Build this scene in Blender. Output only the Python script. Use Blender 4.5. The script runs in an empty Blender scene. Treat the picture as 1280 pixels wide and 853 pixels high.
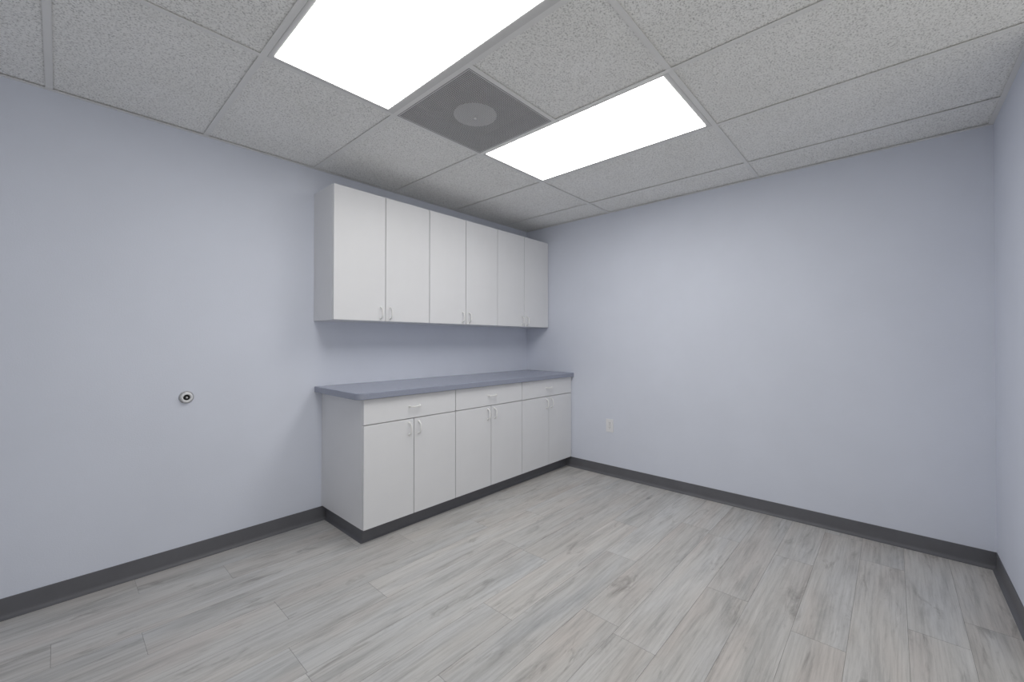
import bpy, bmesh, math, random
from mathutils import Vector, Matrix
random.seed(7)
SC = bpy.context.scene
COL = SC.collection

# ------------------------------------------------------------------ room measures (metres)
H = 2.399            # ceiling height
X0, X1 = -4.45, 0.0  # wall behind the camera, wall at the back
Y0, Y1 = -3.319, 0.0 # right wall, left wall
COLS = [-4.04, -3.425, -2.832, -2.225, -1.617, -0.993, -0.345]
R0, R1, R2 = -0.997, -1.582, -2.201

# ------------------------------------------------------------------ materials
def new_mat(name):
    m = bpy.data.materials.new(name); m.use_nodes = True
    nt = m.node_tree; b = nt.nodes['Principled BSDF']
    return m, nt, b

def N(nt, kind, **kw):
    n = nt.nodes.new(kind)
    for k, v in kw.items():
        if k in n.inputs: n.inputs[k].default_value = v
        else: setattr(n, k, v)
    return n

def ramp(nt, stops, interp='LINEAR'):
    r = nt.nodes.new('ShaderNodeValToRGB'); r.color_ramp.interpolation = interp
    e = r.color_ramp.elements
    while len(e) < len(stops): e.new(0.5)
    for i, (p, c) in enumerate(stops):
        e[i].position = p; e[i].color = (*c, 1) if len(c) == 3 else c
    return r

def simple(name, col, rough=0.5, spec=0.5, metal=0.0, nscale=0, namp=0.0, bump=0.0, bscale=200):
    m, nt, b = new_mat(name)
    b.inputs['Base Color'].default_value = (*col, 1)
    b.inputs['Roughness'].default_value = rough
    b.inputs['Specular IOR Level'].default_value = spec
    b.inputs['Metallic'].default_value = metal
    tc = N(nt, 'ShaderNodeTexCoord')
    if namp:
        n = N(nt, 'ShaderNodeTexNoise', Scale=nscale, Detail=4.0, Roughness=0.6)
        nt.links.new(tc.outputs['Object'], n.inputs['Vector'])
        r = ramp(nt, [(0.3, tuple(c * (1 - namp) for c in col)), (0.7, tuple(min(1, c * (1 + namp)) for c in col))])
        nt.links.new(n.outputs['Fac'], r.inputs['Fac']); nt.links.new(r.outputs['Color'], b.inputs['Base Color'])
    if bump:
        n2 = N(nt, 'ShaderNodeTexNoise', Scale=bscale, Detail=3.0)
        nt.links.new(tc.outputs['Object'], n2.inputs['Vector'])
        bp = N(nt, 'ShaderNodeBump', Strength=bump, Distance=0.002)
        nt.links.new(n2.outputs['Fac'], bp.inputs['Height']); nt.links.new(bp.outputs['Normal'], b.inputs['Normal'])
    return m

WALL = simple('wall_paint', (0.680, 0.714, 0.808), 0.62, 0.25, nscale=2.2, namp=0.02, bump=0.25, bscale=160)
GRID = simple('grid_white', (0.775, 0.775, 0.77), 0.5, 0.3, nscale=6, namp=0.02)
CAB = simple('cabinet_laminate', (0.735, 0.740, 0.762), 0.42, 0.4, nscale=5, namp=0.012)
EDGE = simple('cabinet_edge_band', (0.60, 0.60, 0.595), 0.5, 0.3, nscale=8, namp=0.02)
PULL = simple('pull_white', (0.80, 0.80, 0.80), 0.3, 0.5, nscale=30, namp=0.02)
RUBBER = simple('cove_base_rubber', (0.126, 0.128, 0.142), 0.42, 0.45, nscale=9, namp=0.06)
TOP = simple('blue_grey_laminate', (0.275, 0.298, 0.375), 0.22, 0.6, nscale=240, namp=0.10)
FRAME = simple('fixture_enamel', (0.62, 0.62, 0.62), 0.4, 0.4, nscale=6, namp=0.02)
GRILLE = simple('grille_enamel', (0.56, 0.56, 0.565), 0.45, 0.4, nscale=12, namp=0.04)
PAN = simple('grille_pan', (0.10, 0.10, 0.105), 0.7, 0.2, nscale=6, namp=0.1)
PLATE = simple('damper_plate', (0.9, 0.9, 0.9), 0.5, 0.4, nscale=10, namp=0.03)
BOLT = simple('bright_screw', (0.85, 0.85, 0.85), 0.25, 0.6, metal=0.6, nscale=50, namp=0.02)
OUTLET = simple('outlet_white', (0.79, 0.795, 0.82), 0.35, 0.5, nscale=40, namp=0.01)
SLOT = simple('dark_slot', (0.03, 0.03, 0.03), 0.6, 0.2, nscale=40, namp=0.1)
STEEL = simple('satin_steel', (0.50, 0.50, 0.51), 0.32, 0.5, metal=0.7, nscale=60, namp=0.05)

# luminous prismatic lens
LENS, nt, b = new_mat('acrylic_lens')
b.inputs['Base Color'].default_value = (0.85, 0.85, 0.85, 1); b.inputs['Roughness'].default_value = 0.35
b.inputs['Emission Color'].default_value = (1.0, 0.985, 0.955, 1)
b.inputs['Emission Strength'].default_value = 6.8

# mineral fibre ceiling tile
TILE, nt, b = new_mat('mineral_fibre_tile')
b.inputs['Roughness'].default_value = 0.9; b.inputs['Specular IOR Level'].default_value = 0.1
tc = N(nt, 'ShaderNodeTexCoord')
n1 = N(nt, 'ShaderNodeTexNoise', Scale=160.0, Detail=3.0, Roughness=0.65, Distortion=0.4)
nt.links.new(tc.outputs['Object'], n1.inputs['Vector'])
r1 = ramp(nt, [(0.36, (0.50, 0.50, 0.495)), (0.47, (0.86, 0.86, 0.85)), (0.60, (0.94, 0.94, 0.93))])
nt.links.new(n1.outputs['Fac'], r1.inputs['Fac'])
n2 = N(nt, 'ShaderNodeTexNoise', Scale=3.0, Detail=3.0)
nt.links.new(tc.outputs['Object'], n2.inputs['Vector'])
r2 = ramp(nt, [(0.3, (0.95, 0.95, 0.94)), (0.7, (1, 1, 1))])
nt.links.new(n2.outputs['Fac'], r2.inputs['Fac'])
mx = N(nt, 'ShaderNodeMix', data_type='RGBA', blend_type='MULTIPLY'); mx.inputs['Factor'].default_value = 1
nt.links.new(r1.outputs['Color'], mx.inputs['A']); nt.links.new(r2.outputs['Color'], mx.inputs['B'])
nt.links.new(mx.outputs['Result'], b.inputs['Base Color'])
bp = N(nt, 'ShaderNodeBump', Strength=0.5, Distance=0.002)
nt.links.new(n1.outputs['Fac'], bp.inputs['Height']); nt.links.new(bp.outputs['Normal'], b.inputs['Normal'])

# grey wood-look planks; UV runs in metres along each plank, 'tone' is the plank's own shade
WOOD, nt, b = new_mat('grey_wood_plank')
b.inputs['Specular IOR Level'].default_value = 0.35
uv = N(nt, 'ShaderNodeUVMap', uv_map='plank')
def stretched(sx, sy, scale, detail, rough, dist=0.0):
    mp = N(nt, 'ShaderNodeMapping'); mp.inputs['Scale'].default_value = (sx, sy, 1)
    nt.links.new(uv.outputs['UV'], mp.inputs['Vector'])
    n = N(nt, 'ShaderNodeTexNoise', Scale=scale, Detail=detail, Roughness=rough, Distortion=dist)
    nt.links.new(mp.outputs['Vector'], n.inputs['Vector']); return n
grain = stretched(3.0, 80, 1.0, 7.0, 0.74, 0.35)
broad = stretched(2.0, 14, 1.0, 6.0, 0.66, 0.6)
knot = stretched(3.2, 15, 1.0, 5.0, 0.66, 0.9)
warm = stretched(1.2, 6, 1.0, 2.0, 0.5, 0.3)
def mixc(blend, a, c, fac=1.0):
    m_ = N(nt, 'ShaderNodeMix', data_type='RGBA', blend_type=blend)
    if isinstance(fac, float): m_.inputs['Factor'].default_value = fac
    else: nt.links.new(fac, m_.inputs['Factor'])
    nt.links.new(a, m_.inputs['A']); nt.links.new(c, m_.inputs['B']); return m_.outputs['Result']
base = ramp(nt, [(0.3, (0.515, 0.488, 0.470)), (0.5, (0.51, 0.50, 0.488)), (0.7, (0.51, 0.51, 0.512))])
nt.links.new(warm.outputs['Fac'], base.inputs['Fac'])
g = ramp(nt, [(0.30, (0.74, 0.74, 0.74)), (0.5, (1.0, 1.0, 1.0)), (0.70, (1.14, 1.14, 1.14))])
nt.links.new(grain.outputs['Fac'], g.inputs['Fac'])
br = ramp(nt, [(0.28, (0.74, 0.74, 0.745)), (0.50, (1.0, 1.0, 1.0)), (0.72, (1.08, 1.08, 1.08))])
nt.links.new(broad.outputs['Fac'], br.inputs['Fac'])
kn = ramp(nt, [(0.27, (0.62, 0.61, 0.605)), (0.43, (1, 1, 1))])
nt.links.new(knot.outputs['Fac'], kn.inputs['Fac'])
at = N(nt, 'ShaderNodeAttribute', attribute_name='tone')
c = mixc('MULTIPLY', base.outputs['Color'], g.outputs['Color'])
c = mixc('MULTIPLY', c, br.outputs['Color']); c = mixc('MULTIPLY', c, kn.outputs['Color'])
c = mixc('MULTIPLY', c, at.outputs['Color'])
nt.links.new(c, b.inputs['Base Color'])
rr = N(nt, 'ShaderNodeMapRange'); rr.inputs['To Min'].default_value = 0.38; rr.inputs['To Max'].default_value = 0.55
nt.links.new(grain.outputs['Fac'], rr.inputs['Value']); nt.links.new(rr.outputs['Result'], b.inputs['Roughness'])
bp = N(nt, 'ShaderNodeBump', Strength=0.25, Distance=0.001)
nt.links.new(grain.outputs['Fac'], bp.inputs['Height']); nt.links.new(bp.outputs['Normal'], b.inputs['Normal'])

# ------------------------------------------------------------------ mesh helpers
def obj(name, bm, mat, parent=None, smooth=False, bevel=0.0, bseg=2):
    bmesh.ops.recalc_face_normals(bm, faces=bm.faces)
    me = bpy.data.meshes.new(name); bm.to_mesh(me); bm.free()
    for p in me.polygons: p.use_smooth = smooth
    for m in (mat if isinstance(mat, (list, tuple)) else [mat]): me.materials.append(m)
    o = bpy.data.objects.new(name, me); COL.objects.link(o)
    if parent: o.parent = parent
    if bevel:
        md = o.modifiers.new('bevel', 'BEVEL'); md.width = bevel; md.segments = bseg; md.limit_method = 'ANGLE'
    return o

def box(bm, x0, y0, z0, x1, y1, z1, mi=0):
    v = [bm.verts.new(p) for p in ((x0,y0,z0),(x1,y0,z0),(x1,y1,z0),(x0,y1,z0),(x0,y0,z1),(x1,y0,z1),(x1,y1,z1),(x0,y1,z1))]
    for f in ((3,2,1,0),(4,5,6,7),(0,1,5,4),(1,2,6,5),(2,3,7,6),(3,0,4,7)):
        bm.faces.new([v[i] for i in f]).material_index = mi
    return v

def lathe(bm, prof, n=40, mat=Matrix.Identity(4)):
    """prof = [(radius, height)], axis = local z"""
    rings = []
    for r, z in prof:
        if r < 1e-6: rings.append([bm.verts.new(mat @ Vector((0, 0, z)))])
        else: rings.append([bm.verts.new(mat @ Vector((r*math.cos(2*math.pi*i/n), r*math.sin(2*math.pi*i/n), z))) for i in range(n)])
    for a, c in zip(rings, rings[1:]):
        for i in range(n):
            j = (i+1) % n
            if len(a) == 1 and len(c) == 1: continue
            if len(a) == 1: bm.faces.new((a[0], c[i], c[j]))
            elif len(c) == 1: bm.faces.new((a[i], c[0], a[j]))
            else: bm.faces.new((a[i], c[i], c[j], a[j]))

def tube(bm, pts, rad, n=10):
    pts = [Vector(p) for p in pts]; rings = []
    rads = rad if isinstance(rad, list) else [rad]*len(pts)
    ref = Vector((0.3, 0.5, 0.81)).normalized()
    pl = (pts[1]-pts[0]).cross(pts[len(pts)//2]-pts[0])
    if pl.length > 1e-9: ref = pl.normalized()
    for i, p in enumerate(pts):
        t = (pts[min(i+1, len(pts)-1)] - pts[max(i-1, 0)]).normalized()
        u = ref - t*ref.dot(t); u.normalize(); w = t.cross(u)
        rings.append([bm.verts.new(p + rads[i]*(u*math.cos(2*math.pi*k/n) + w*math.sin(2*math.pi*k/n))) for k in range(n)])
    for a, c in zip(rings, rings[1:]):
        for k in range(n): bm.faces.new((a[k], a[(k+1) % n], c[(k+1) % n], c[k]))
    bm.faces.new(rings[0][::-1]); bm.faces.new(rings[-1])

def sweep(bm, path, prof, closed_ends=True):
    """vertical profile [(offset to the right of travel, z)] along a plan polyline with mitred corners"""
    path = [Vector((p[0], p[1])) for p in path]; rings = []
    def rn(a, c):
        d = (c-a).normalized(); return Vector((d.y, -d.x))
    for i, p in enumerate(path):
        if i == 0: m = rn(path[0], path[1])
        elif i == len(path)-1: m = rn(path[-2], path[-1])
        else:
            a, c = rn(path[i-1], p), rn(p, path[i+1]); m = (a+c) / (1 + a.dot(c))
        rings.append([bm.verts.new((p.x+m.x*o, p.y+m.y*o, z)) for o, z in prof])
    n = len(prof)
    for a, c in zip(rings, rings[1:]):
        for k in range(n): bm.faces.new((a[k], a[(k+1) % n], c[(k+1) % n], c[k]))
    if closed_ends: bm.faces.new(rings[0]); bm.faces.new(rings[-1][::-1])

def thing(name, label, cat, loc, rotz=0.0, group=None):
    o = bpy.data.objects.new(name, None); COL.objects.link(o)
    o.empty_display_size = 0.1
    o.location = loc; o.rotation_euler = (0, 0, rotz); o['label'] = label; o['category'] = cat
    if group: o['group'] = group
    return o

def tag(o, label, cat, group=None):
    o['label'] = label; o['category'] = cat
    if group: o['group'] = group
    return o

def struct(name, bm, mat, **kw):
    o = obj(name, bm, mat, **kw); o['kind'] = 'structure'; return o

def dup(o, parent=None, loc=None):
    c_ = o.copy(); COL.objects.link(c_)
    if parent: c_.parent = parent
    if loc is not None: c_.location = loc
    for ch in list(o.children): dup(ch, c_)
    return c_

# ------------------------------------------------------------------ floor of staggered planks
PW, PL, GAP = 0.1835, 1.22, 0.0005
joint = {0: -2.777, 1: -3.404, 2: -3.148, 3: -2.70, 4: -2.326, 5: -2.764, 6: -1.55, 7: -2.044, 8: -1.226, 9: -1.768,
         10: -1.818+0.0, 11: -0.60-1.22+0.35, 12: -0.616, 13: -1.297, 14: -0.35, 15: -0.95, 16: -0.725, -1: -1.9, -2: -1.2}
joint[11] = -1.205
bm = bmesh.new(); uvl = bm.loops.layers.uv.new('plank'); tn = bm.loops.layers.float_color.new('tone')
for k in range(-2, 18):
    ya, yb = -0.199 - PW*k, -0.199 - PW*(k+1)
    ya = min(ya, Y1 + 0.0); yb = max(yb, Y0)
    if ya <= yb: continue
    j = joint.get(k, -0.5); x = j + PL*math.ceil((X1 - j)/PL)
    while x > X0:
        xa, xb = max(x - PL, X0), min(x, X1)
        x -= PL
        if xb - xa < 1e-4: continue
        t = random.uniform(0.93, 1.04); tint = random.uniform(-0.015, 0.010)
        tone = (t*(1+tint), t, t*(1-tint), 1)
        ou, ov = random.uniform(0, 60), random.uniform(0, 60)
        top = [(xa+GAP, yb+GAP, 0), (xb-GAP, yb+GAP, 0), (xb-GAP, ya-GAP, 0), (xa+GAP, ya-GAP, 0)]
        low = [(xa, yb, -0.0012), (xb, yb, -0.0012), (xb, ya, -0.0012), (xa, ya, -0.0012)]
        vt = [bm.verts.new(p) for p in top]; vl = [bm.verts.new(p) for p in low]
        fs = [bm.faces.new(vt)] + [bm.faces.new((vl[i], vl[(i+1) % 4], vt[(i+1) % 4], vt[i])) for i in range(4)]
        for n_, f in enumerate(fs):
            for lp in f.loops:
                lp[uvl].uv = (lp.vert.co.x - xa + ou, lp.vert.co.y - yb + ov)
                s = 1.0 if n_ == 0 else 0.5
                lp[tn] = (tone[0]*s, tone[1]*s, tone[2]*s, 1)
box(bm, X0-0.1, Y0-0.1, -0.10, X1+0.1, Y1+0.1, -0.0012)
struct('floor', bm, WOOD)

# ------------------------------------------------------------------ walls
OPEN_X = -0.95      # right wall stops here; unseen rest left out to let world fill light in
def wall(name, *b_):
    bm = bmesh.new(); box(bm, *b_); return struct(name, bm, WALL)
wall('wall_left', X0-0.1, Y1, 0, X1+0.1, Y1+0.1, H+0.3)
wall('wall_back', X1, Y0, 0, X1+0.1, Y1, H+0.3)
wall('wall_front', X0-0.1, -1.7, 0, X0, Y1, H+0.3)  # cut short out of view, gap added to admit world fill light
wall('wall_right', OPEN_X, Y0-0.1, 0, X1+0.1, Y0, H+0.3)

# ------------------------------------------------------------------ suspended ceiling
xs = [X0] + COLS + [X1]
holes = [(COLS[2], COLS[3], R2, R0), (COLS[3], COLS[4], R1, R0), (COLS[4], COLS[5], R2, R0)]
cells = []
for i in range(len(xs)-1):
    a, c_ = xs[i], xs[i+1]
    rows = [Y1, R0, R2, Y0]
    if i == 4: rows = [Y1, R0, R1, R2, Y0]
    for p, q_ in zip(rows, rows[1:]): cells.append((a, c_, q_, p))
bm = bmesh.new()
for a, c_, p, q_ in cells:
    if any(abs(a-h[0]) < 1e-4 and abs(p-h[2]) < 1e-4 and abs(q_-h[3]) < 1e-4 for h in holes): continue
    dz = random.uniform(0, 0.0006)
    box(bm, a+0.003, p+0.003, H+0.0052+dz, c_-0.003, q_-0.003, H+0.018)
box(bm, X0, Y0, H+0.22, X1, Y1, H+0.25)      # deck above the suspended tiles
struct('ceiling', bm, TILE)
# T-bars
TW = 0.012
bm = bmesh.new()
for x in COLS: box(bm, x-TW, Y0, H, x+TW, Y1, H+0.0022); 
def cross(xa, xb, y): box(bm, xa+TW, y-TW, H, xb-TW, y+TW, H+0.0022)
for i in range(len(xs)-1):
    a, c_ = xs[i], xs[i+1]
    a2 = a - TW if i == 0 else a; c2 = c_ + TW if i == len(xs)-2 else c_
    cross(a2, c2, R0); cross(a2, c2, R2)
cross(COLS[3], COLS[4], R1)
for x in COLS: box(bm, x-0.001, Y0, H+0.0022, x+0.001, Y1, H+0.038)
struct('trim_1', bm, GRID)
# wall angle
bm = bmesh.new()
sweep(bm, [(X0, Y1), (X1, Y1), (X1, Y0), (X0, Y0), (X0, Y1)], [(0, H-0.0005), (0.021, H-0.0005), (0.021, H+0.0015), (0.0015, H+0.0015), (0.0015, H+0.024), (0, H+0.024)])
struct('trim_2', bm, GRID)

# ------------------------------------------------------------------ cove base
BH = 0.0925
COVE = [(0, 0), (0.019, 0), (0.019, 0.0018), (0.0125, 0.0045), (0.0075, 0.009), (0.0045, 0.016), (0.0035, 0.024), (0.0035, BH-0.002), (0.0025, BH), (0, BH)]
TX, TY = -2.136, -0.508        # toe space corner
bm = bmesh.new(); sweep(bm, [(X0, Y1), (TX, Y1)], COVE); struct('baseboard_left', bm, RUBBER)
bm = bmesh.new(); sweep(bm, [(X1, TY), (X1, Y0)], COVE); struct('baseboard_back', bm, RUBBER)
bm = bmesh.new(); sweep(bm, [(X1, Y0), (OPEN_X, Y0)], COVE); struct('baseboard_right', bm, RUBBER)
TOE = [(o_, z if z < 0.05 else z+0.0045) for o_, z in COVE]
bm = bmesh.new(); sweep(bm, [(TX, Y1), (TX, TY), (X1, TY)], TOE); struct('trim_3', bm, RUBBER)

# ------------------------------------------------------------------ cabinets
def pull_mesh(bm, vertical=True):
    """bow pull with two round feet, 0.08 long; local y- is out of the door"""
    L, P = 0.040, 0.026
    pts = []
    for t in [i/16 for i in range(17)]:
        s = -1 + 2*t
        along = s*L*(1.0 if abs(s) < .8 else 1.0)
        out = P*(1 - abs(s)**5)
        pts.append((along, out))
    P3 = [((0, -o_, a) if vertical else (a, -o_, 0)) for a, o_ in pts]
    rads = [0.0058 if i in (0, 16) else 0.0049 for i in range(17)]
    tube(bm, P3, rads, 10)
    for s in (-1, 1):
        c_ = Vector((0, 0, s*L)) if vertical else Vector((s*L, 0, 0))
        lathe(bm, [(0, 0), (0.0085, 0), (0.0085, 0.002), (0.006, 0.0045), (0, 0.0045)], 16,
              Matrix.Translation(c_) @ Matrix.Rotation(math.radians(90), 4, 'X'))

def pull(parent, loc, vertical=True, src={}):
    if vertical not in src:
        bm = bmesh.new(); pull_mesh(bm, vertical); o = obj('handle', bm, PULL, parent, smooth=True)
        src[vertical] = o
    else:
        o = src[vertical].copy(); COL.objects.link(o); o.parent = parent
    o.location = loc; o['label'] = 'white bow pull' ; return o

def panel(name, parent, x0, x1, z0, z1, yf, th=0.018):
    """slab front with eased edges; origin at its lower left front corner"""
    bm = bmesh.new(); box(bm, 0, 0, 0, x1-x0, th, z1-z0)
    o = obj(name, bm, CAB, parent, bevel=0.0012); o.location = (x0, yf, z0); return o

# wall cabinets
UD, UB, UT = 0.301, 1.3626, 2.2281
ue = [-2.224, -1.4889, -0.7523, -0.0145]; us = [-1.8601, -1.1239, -0.3872]
ulab = ['white wall cabinet with two doors, its side panel exposed at the left end',
        'white wall cabinet with two doors, the middle one of the upper row',
        'white wall cabinet with two doors, tight in the room corner, upper row']
for i in range(3):
    a, c_, s = ue[i], ue[i+1], us[i]
    t = thing('wall_cabinet', ulab[i], 'cabinet', (a, 0, UB), group='wall cabinets above the counter')
    w = c_ - a; bm = bmesh.new(); T_ = 0.018; yb = -UD+0.020
    yr = yb + 0.014; yl = yb if i == 0 else yr
    box(bm, 0.0, yl, 0, T_, -0.001, UT-UB); box(bm, w-T_-0.0004, yr, 0, w-0.0004, -0.001, UT-UB)
    box(bm, T_, yb, 0.0, w-T_-0.0004, -0.001, T_); box(bm, T_, yb, UT-UB-T_, w-T_-0.0004, -0.001, UT-UB)
    box(bm, T_, -0.010, T_, w-T_-0.0004, -0.004, UT-UB-T_)
    box(bm, T_, yb+0.02, 0.43, w-T_-0.0004, -0.010, 0.448)
    obj('body', bm, CAB, t)
    g_ = 0.0026
    for (p, q_, hx) in ((a+(0.001 if i == 0 else g_), s-g_, -0.034), (s+g_, c_-g_, 0.034)):
        d = panel('door', t, p-a, q_-a, 0.0015, UT-UB-0.0015, -UD)
        pull(d, ((q_-p)+hx if hx < 0 else hx, 0, 0.056))
# scribe strip to the back wall
bm = bmesh.new(); box(bm, -0.0145, -UD+0.012, UB, -0.0002, -UD+0.030, UT)
struct('trim_4', bm, CAB)

# base cabinets
BD, BB, BT = 0.582, 0.0981, 0.8786
be = [-2.168, -1.4655, -0.7421, -0.012]; bs = [-1.8162, -1.1075, -0.3709]; DR = 0.722
blab = ['white base cabinet with a drawer and two doors, its side panel exposed at the left',
        'white base cabinet with a drawer and two doors, the middle one under the countertop',
        'white base cabinet with a drawer and two doors, against the wall with the outlet']
for i in range(3):
    a, c_, s = be[i], be[i+1], bs[i]
    t = thing('base_cabinet', blab[i], 'cabinet', (a, 0, 0), group='base cabinets under the countertop')
    w = c_ - a; bm = bmesh.new(); T_ = 0.018; yb = -BD+0.020; w -= 0.0004
    yr = yb + 0.014; yl = yb if i == 0 else yr
    box(bm, 0.0, yl, BB, T_, -0.001, BT-0.001); box(bm, w-T_, yr, BB, w, -0.001, BT-0.001)
    box(bm, T_, yb, BB, w-T_, -0.001, BB+T_); box(bm, T_, -0.010, BB+T_, w-T_, -0.004, BT-0.001)
    box(bm, T_, yb, BT-T_, w-T_, yb+0.08, BT-0.001); box(bm, T_, yb, DR-0.012, w-T_, yb+0.07, DR+0.006)
    box(bm, T_, yb+0.02, 0.40, w-T_, -0.010, 0.418)
    px = TX-a+0.001 if i == 0 else 0.0
    box(bm, px, TY+0.0005, 0.0, w, TY+0.0185, BB); box(bm, px, TY+0.0185, 0.0, px+T_, -0.016, BB)
    obj('body', bm, CAB, t)
    g_ = 0.0026
    for (p, q_, hx) in ((a+(0.001 if i == 0 else g_), s-g_, -0.034), (s+g_, c_-g_, 0.034)):
        d = panel('door', t, p-a, q_-a, BB+0.001, DR-g_, -BD)
        pull(d, ((q_-p)+hx if hx < 0 else hx, 0, DR-BB-0.066))
    d = panel('drawer', t, 0.001 if i == 0 else g_, c_-a-g_, DR+g_, BT-0.004, -BD)
    pull(d, ((c_-a)/2+0.004, 0, (BT-DR)/2-0.002), False)
bm = bmesh.new(); box(bm, -0.0122, -BD+0.008, BB, -0.0002, -BD+0.026, BT-0.001)
struct('trim_5', bm, CAB)

# countertop with a rounded free corner
CT, CD, CX, CR = 0.9186, 0.607, -2.218, 0.055
bm = bmesh.new(); pts = [(-0.0006, -0.0006), (CX, -0.0006)]
for k in range(13):
    an = math.pi + (math.pi/2)*k/12
    pts.append((CX+CR+CR*math.cos(an), -CD+CR+CR*math.sin(an)))
pts.append((-0.0006, -CD))
lo = [bm.verts.new((x, y, BT)) for x, y in pts]; hi = [bm.verts.new((x, y, CT)) for x, y in pts]
bm.faces.new(lo[::-1]); bm.faces.new(hi); n = len(pts)
for k in range(n): bm.faces.new((lo[k], lo[(k+1) % n], hi[(k+1) % n], hi[k]))
o = obj('countertop', bm, TOP, bevel=0.004, bseg=3)
tag(o, 'long blue-grey laminate countertop with rounded left corner on the base cabinets', 'countertop')

# ------------------------------------------------------------------ ceiling lights
def light(label, xa, xb, lx0, lx1, ly0=-2.163, ly1=-1.037):
    t = thing('ceiling_light', label, 'light', ((xa+xb)/2, (R0+R2)/2, H), group='recessed ceiling light panels')
    cx, cy = (xa+xb)/2, (R0+R2)/2
    x0, x1, y0, y1 = xa+TW+0.0005-cx, xb-TW-0.0005-cx, R2+TW+0.0005-cy, R0-TW-0.0005-cy
    a0, a1, b0, b1 = lx0-cx, lx1-cx, ly0-cy, ly1-cy
    bm = bmesh.new(); zf = -0.0015; zt = 0.004
    e = 0.0008
    box(bm, x0, y0, zf, a0-e, y1, zt); box(bm, a1+e, y0, zf, x1, y1, zt)
    box(bm, a0-e, y0, zf, a1+e, b0-e, zt); box(bm, a0-e, b1+e, zf, a1+e, y1, zt)
    obj('frame', bm, FRAME, t, bevel=0.0012)
    bm = bmesh.new()
    for q_ in ((x0, y0, x0+0.002, y1), (x1-0.002, y0, x1, y1), (x0+0.002, y0, x1-0.002, y0+0.002), (x0+0.002, y1-0.002, x1-0.002, y1)):
        box(bm, q_[0], q_[1], zt+0.0002, q_[2], q_[3], 0.10)
    box(bm, x0, y0, 0.10, x1, y1, 0.102)
    obj('housing', bm, FRAME, t)
    bm = bmesh.new(); box(bm, a0, b0, -0.004, a1, b1, 0.0035)
    obj('lens', bm, LENS, t)['label'] = 'glowing white acrylic lens'
    return t
light('large glowing white ceiling light panel nearest the camera, cut by the top of the photo', COLS[2], COLS[3], -2.798, -2.281)
light('glowing white ceiling light panel beyond the dark square grille, towards the back wall', COLS[4], COLS[5], -1.597, -1.033)

# ------------------------------------------------------------------ perforated return grille
vx, vy = (COLS[3]+COLS[4])/2, (R0+R1)/2
t = thing('ceiling_vent', 'dark grey square perforated ceiling grille with a round plate between the two light panels', 'vent', (vx, vy, H))
hx, hy = (COLS[4]-COLS[3])/2-TW-0.0005, (R0-R1)/2-TW-0.0005
bm = bmesh.new()                              # back pan
box(bm, -hx, -hy, 0.0, -hx+0.002, hy, 0.10); box(bm, hx-0.002, -hy, 0.0, hx, hy, 0.10)
box(bm, -hx+0.002, -hy, 0.0, hx-0.002, -hy+0.002, 0.10); box(bm, -hx+0.002, hy-0.002, 0.0, hx-0.002, hy, 0.10)
box(bm, -hx, -hy, 0.10, hx, hy, 0.102)
obj('pan', bm, PAN, t)
bm = bmesh.new(); NX = 62; NY = 60; w_ = 0.0065; ax, ay = hx-0.0025, hy-0.0025
ix, iy = ax-w_, ay-w_
for q_ in ((-ax, -ay, -ix, ay), (ix, -ay, ax, ay), (-ix, -ay, ix, -iy), (-ix, iy, ix, ay)):
    box(bm, q_[0], q_[1], 0.0002, q_[2], q_[3], 0.0012)
px_, py_ = 2*ix/NX, 2*iy/NY; hh = 0.33
V = {}
def vv(x, y, z):
    k_ = (round(x, 6), round(y, 6), z)
    if k_ not in V: V[k_] = bm.verts.new((x, y, z))
    return V[k_]
for i in range(NX):
    for j_ in range(NY):
        cx, cy = -ix+px_*(i+.5), -iy+py_*(j_+.5)
        o4 = [(cx+sx*px_/2, cy+sy*py_/2) for sx, sy in ((-1,-1),(1,-1),(1,1),(-1,1))]
        h4 = [(cx+sx*px_*hh, cy+sy*py_*hh) for sx, sy in ((-1,-1),(1,-1),(1,1),(-1,1))]
        for k in range(4):
            m_ = (k+1) % 4
            bm.faces.new((vv(*o4[k], 0.0004), vv(*h4[k], 0.0004), vv(*h4[m_], 0.0004), vv(*o4[m_], 0.0004)))
            bm.faces.new((vv(*h4[k], 0.0004), vv(*h4[k], 0.0011), vv(*h4[m_], 0.0011), vv(*h4[m_], 0.0004)))
obj('grille', bm, GRILLE, t)
bm = bmesh.new(); lathe(bm, [(0, 0.014), (0.104, 0.014), (0.112, 0.016), (0.113, 0.019), (0.104, 0.020), (0, 0.020)], 64)
obj('round_plate', bm, PLATE, t, smooth=False)['label'] = 'lighter grey round plate behind the perforations'
bm = bmesh.new(); lathe(bm, [(0, -0.0045), (0.005, -0.004), (0.008, -0.001), (0.008, 0.0002), (0.003, 0.0002), (0.003, 0.0138), (0, 0.0138)], 16)
obj('screw', bm, BOLT, t, smooth=True)['label'] = 'small bright centre screw'

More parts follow.
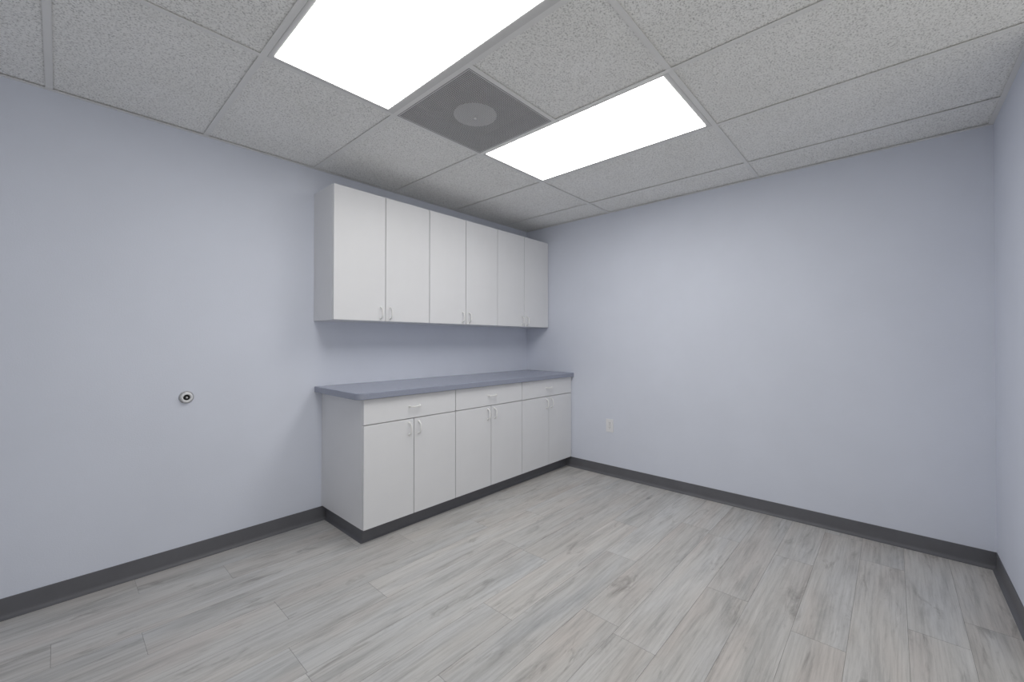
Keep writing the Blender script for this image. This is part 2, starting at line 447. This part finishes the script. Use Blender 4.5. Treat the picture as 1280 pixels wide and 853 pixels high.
# ------------------------------------------------------------------ wall outlet (back wall, faces -x)
t = thing('wall_outlet', 'small white duplex wall outlet low on the back wall beside the base cabinets', 'outlet', (X1, -0.998, 0.455))
def plate(bm, w, h, x0, x1): box(bm, x0, -w/2, -h/2, x1, w/2, h/2)
bm = bmesh.new()                               # cover plate as a ring round two openings
pw, ph, ow, oh, oc = 0.072, 0.117, 0.036, 0.030, 0.0195
th0, th1 = -0.0055, -0.0003
box(bm, th0, -pw/2, -ph/2, th1, -ow/2, ph/2); box(bm, th0, ow/2, -ph/2, th1, pw/2, ph/2)
for z0, z1 in ((-ph/2, -oc-oh/2), (-oc+oh/2, oc-oh/2), (oc+oh/2, ph/2)): box(bm, th0, -ow/2, z0, th1, ow/2, z1)
bmesh.ops.remove_doubles(bm, verts=bm.verts, dist=1e-5)
obj('cover_plate', bm, OUTLET, t)
for s in (-1, 1):
    bm = bmesh.new(); box(bm, -0.0075, -ow/2+0.0006, -oh/2+0.0006, -0.001, ow/2-0.0006, oh/2-0.0006)
    so = obj('socket', bm, OUTLET, t, bevel=0.002); so.location = (0, 0, s*oc)
    for yy, hgt in ((-0.0065, 0.009), (0.0065, 0.007)):
        bm = bmesh.new(); box(bm, -0.0079, yy-0.0011, 0.001, -0.0076, yy+0.0011, 0.001+hgt); obj('slot', bm, SLOT, so)
    bm = bmesh.new(); lathe(bm, [(0, 0), (0.0024, 0), (0.0024, 0.0003), (0, 0.0003)], 12, Matrix.Translation((-0.0079, 0, -0.007)) @ Matrix.Rotation(math.radians(90), 4, 'Y'))
    obj('ground_hole', bm, SLOT, so)
bm = bmesh.new(); lathe(bm, [(0, 0), (0.003, 0), (0.0022, -0.0012), (0, -0.0015)], 14, Matrix.Translation((th0, 0, 0)) @ Matrix.Rotation(math.radians(90), 4, 'Y'))
obj('screw', bm, STEEL, t)

# ------------------------------------------------------------------ round wall fitting on the left wall (faces -y)
t = thing('wall_fitting', 'small round grey metal fitting with a dark centre, alone on the left wall', 'wall fitting', (-2.910, Y1, 0.914))
RM = Matrix.Rotation(math.radians(90), 4, 'X')   # local z -> world -y
bm = bmesh.new(); lathe(bm, [(0.0, 0.0003), (0.034, 0.0003), (0.034, 0.003), (0.031, 0.007), (0.027, 0.009), (0.0, 0.009)], 48, RM)
obj('flange', bm, STEEL, t, smooth=True)
bm = bmesh.new(); lathe(bm, [(0.015, 0.0095), (0.026, 0.0095), (0.027, 0.016), (0.025, 0.021), (0.021, 0.023), (0.0175, 0.021), (0.016, 0.016), (0.015, 0.0095)], 48, RM)
obj('collar', bm, OUTLET, t, smooth=True)['label'] = 'pale raised collar'
bm = bmesh.new(); lathe(bm, [(0, 0.0092), (0.0148, 0.0092), (0.0148, 0.011), (0.009, 0.0125), (0, 0.0125)], 32, RM)
obj('recess', bm, SLOT, t, smooth=True)['label'] = 'dark recessed centre'
bm = bmesh.new(); lathe(bm, [(0, 0.0127), (0.0052, 0.0127), (0.0052, 0.017), (0.0035, 0.0185), (0, 0.0185)], 20, RM)
obj('stem', bm, STEEL, t, smooth=True)

# ------------------------------------------------------------------ camera
cam = bpy.data.cameras.new('camera'); co = bpy.data.objects.new('camera', cam); COL.objects.link(co)
W_, H_ = 1280, 853
F, PX, PY = 518.93, 643.72, 422.42
cam.sensor_fit = 'HORIZONTAL'; cam.sensor_width = 36.0; cam.lens = F*36.0/W_
cam.shift_x = (W_/2 - PX)/W_; cam.shift_y = (PY - H_/2)/W_
cam.clip_start = 0.02
yaw, pit = 0.7373, 0.0074
co.location = (-3.3919, -2.9079, 1.2283)
co.rotation_euler = (math.pi/2 + pit, 0, yaw - math.pi/2)
SC.camera = co

w = bpy.data.worlds.new('world'); SC.world = w; w.use_nodes = True
w.node_tree.nodes['Background'].inputs['Color'].default_value = (1.0, 0.99, 0.96, 1)
w.node_tree.nodes['Background'].inputs['Strength'].default_value = 0.57  # even fill light added, entering where the unseen walls are left out
vs = SC.view_settings
vs.view_transform = 'Standard'; vs.look = 'None'; vs.gamma = 1.0; vs.use_curve_mapping = False
vs.exposure = 0.15
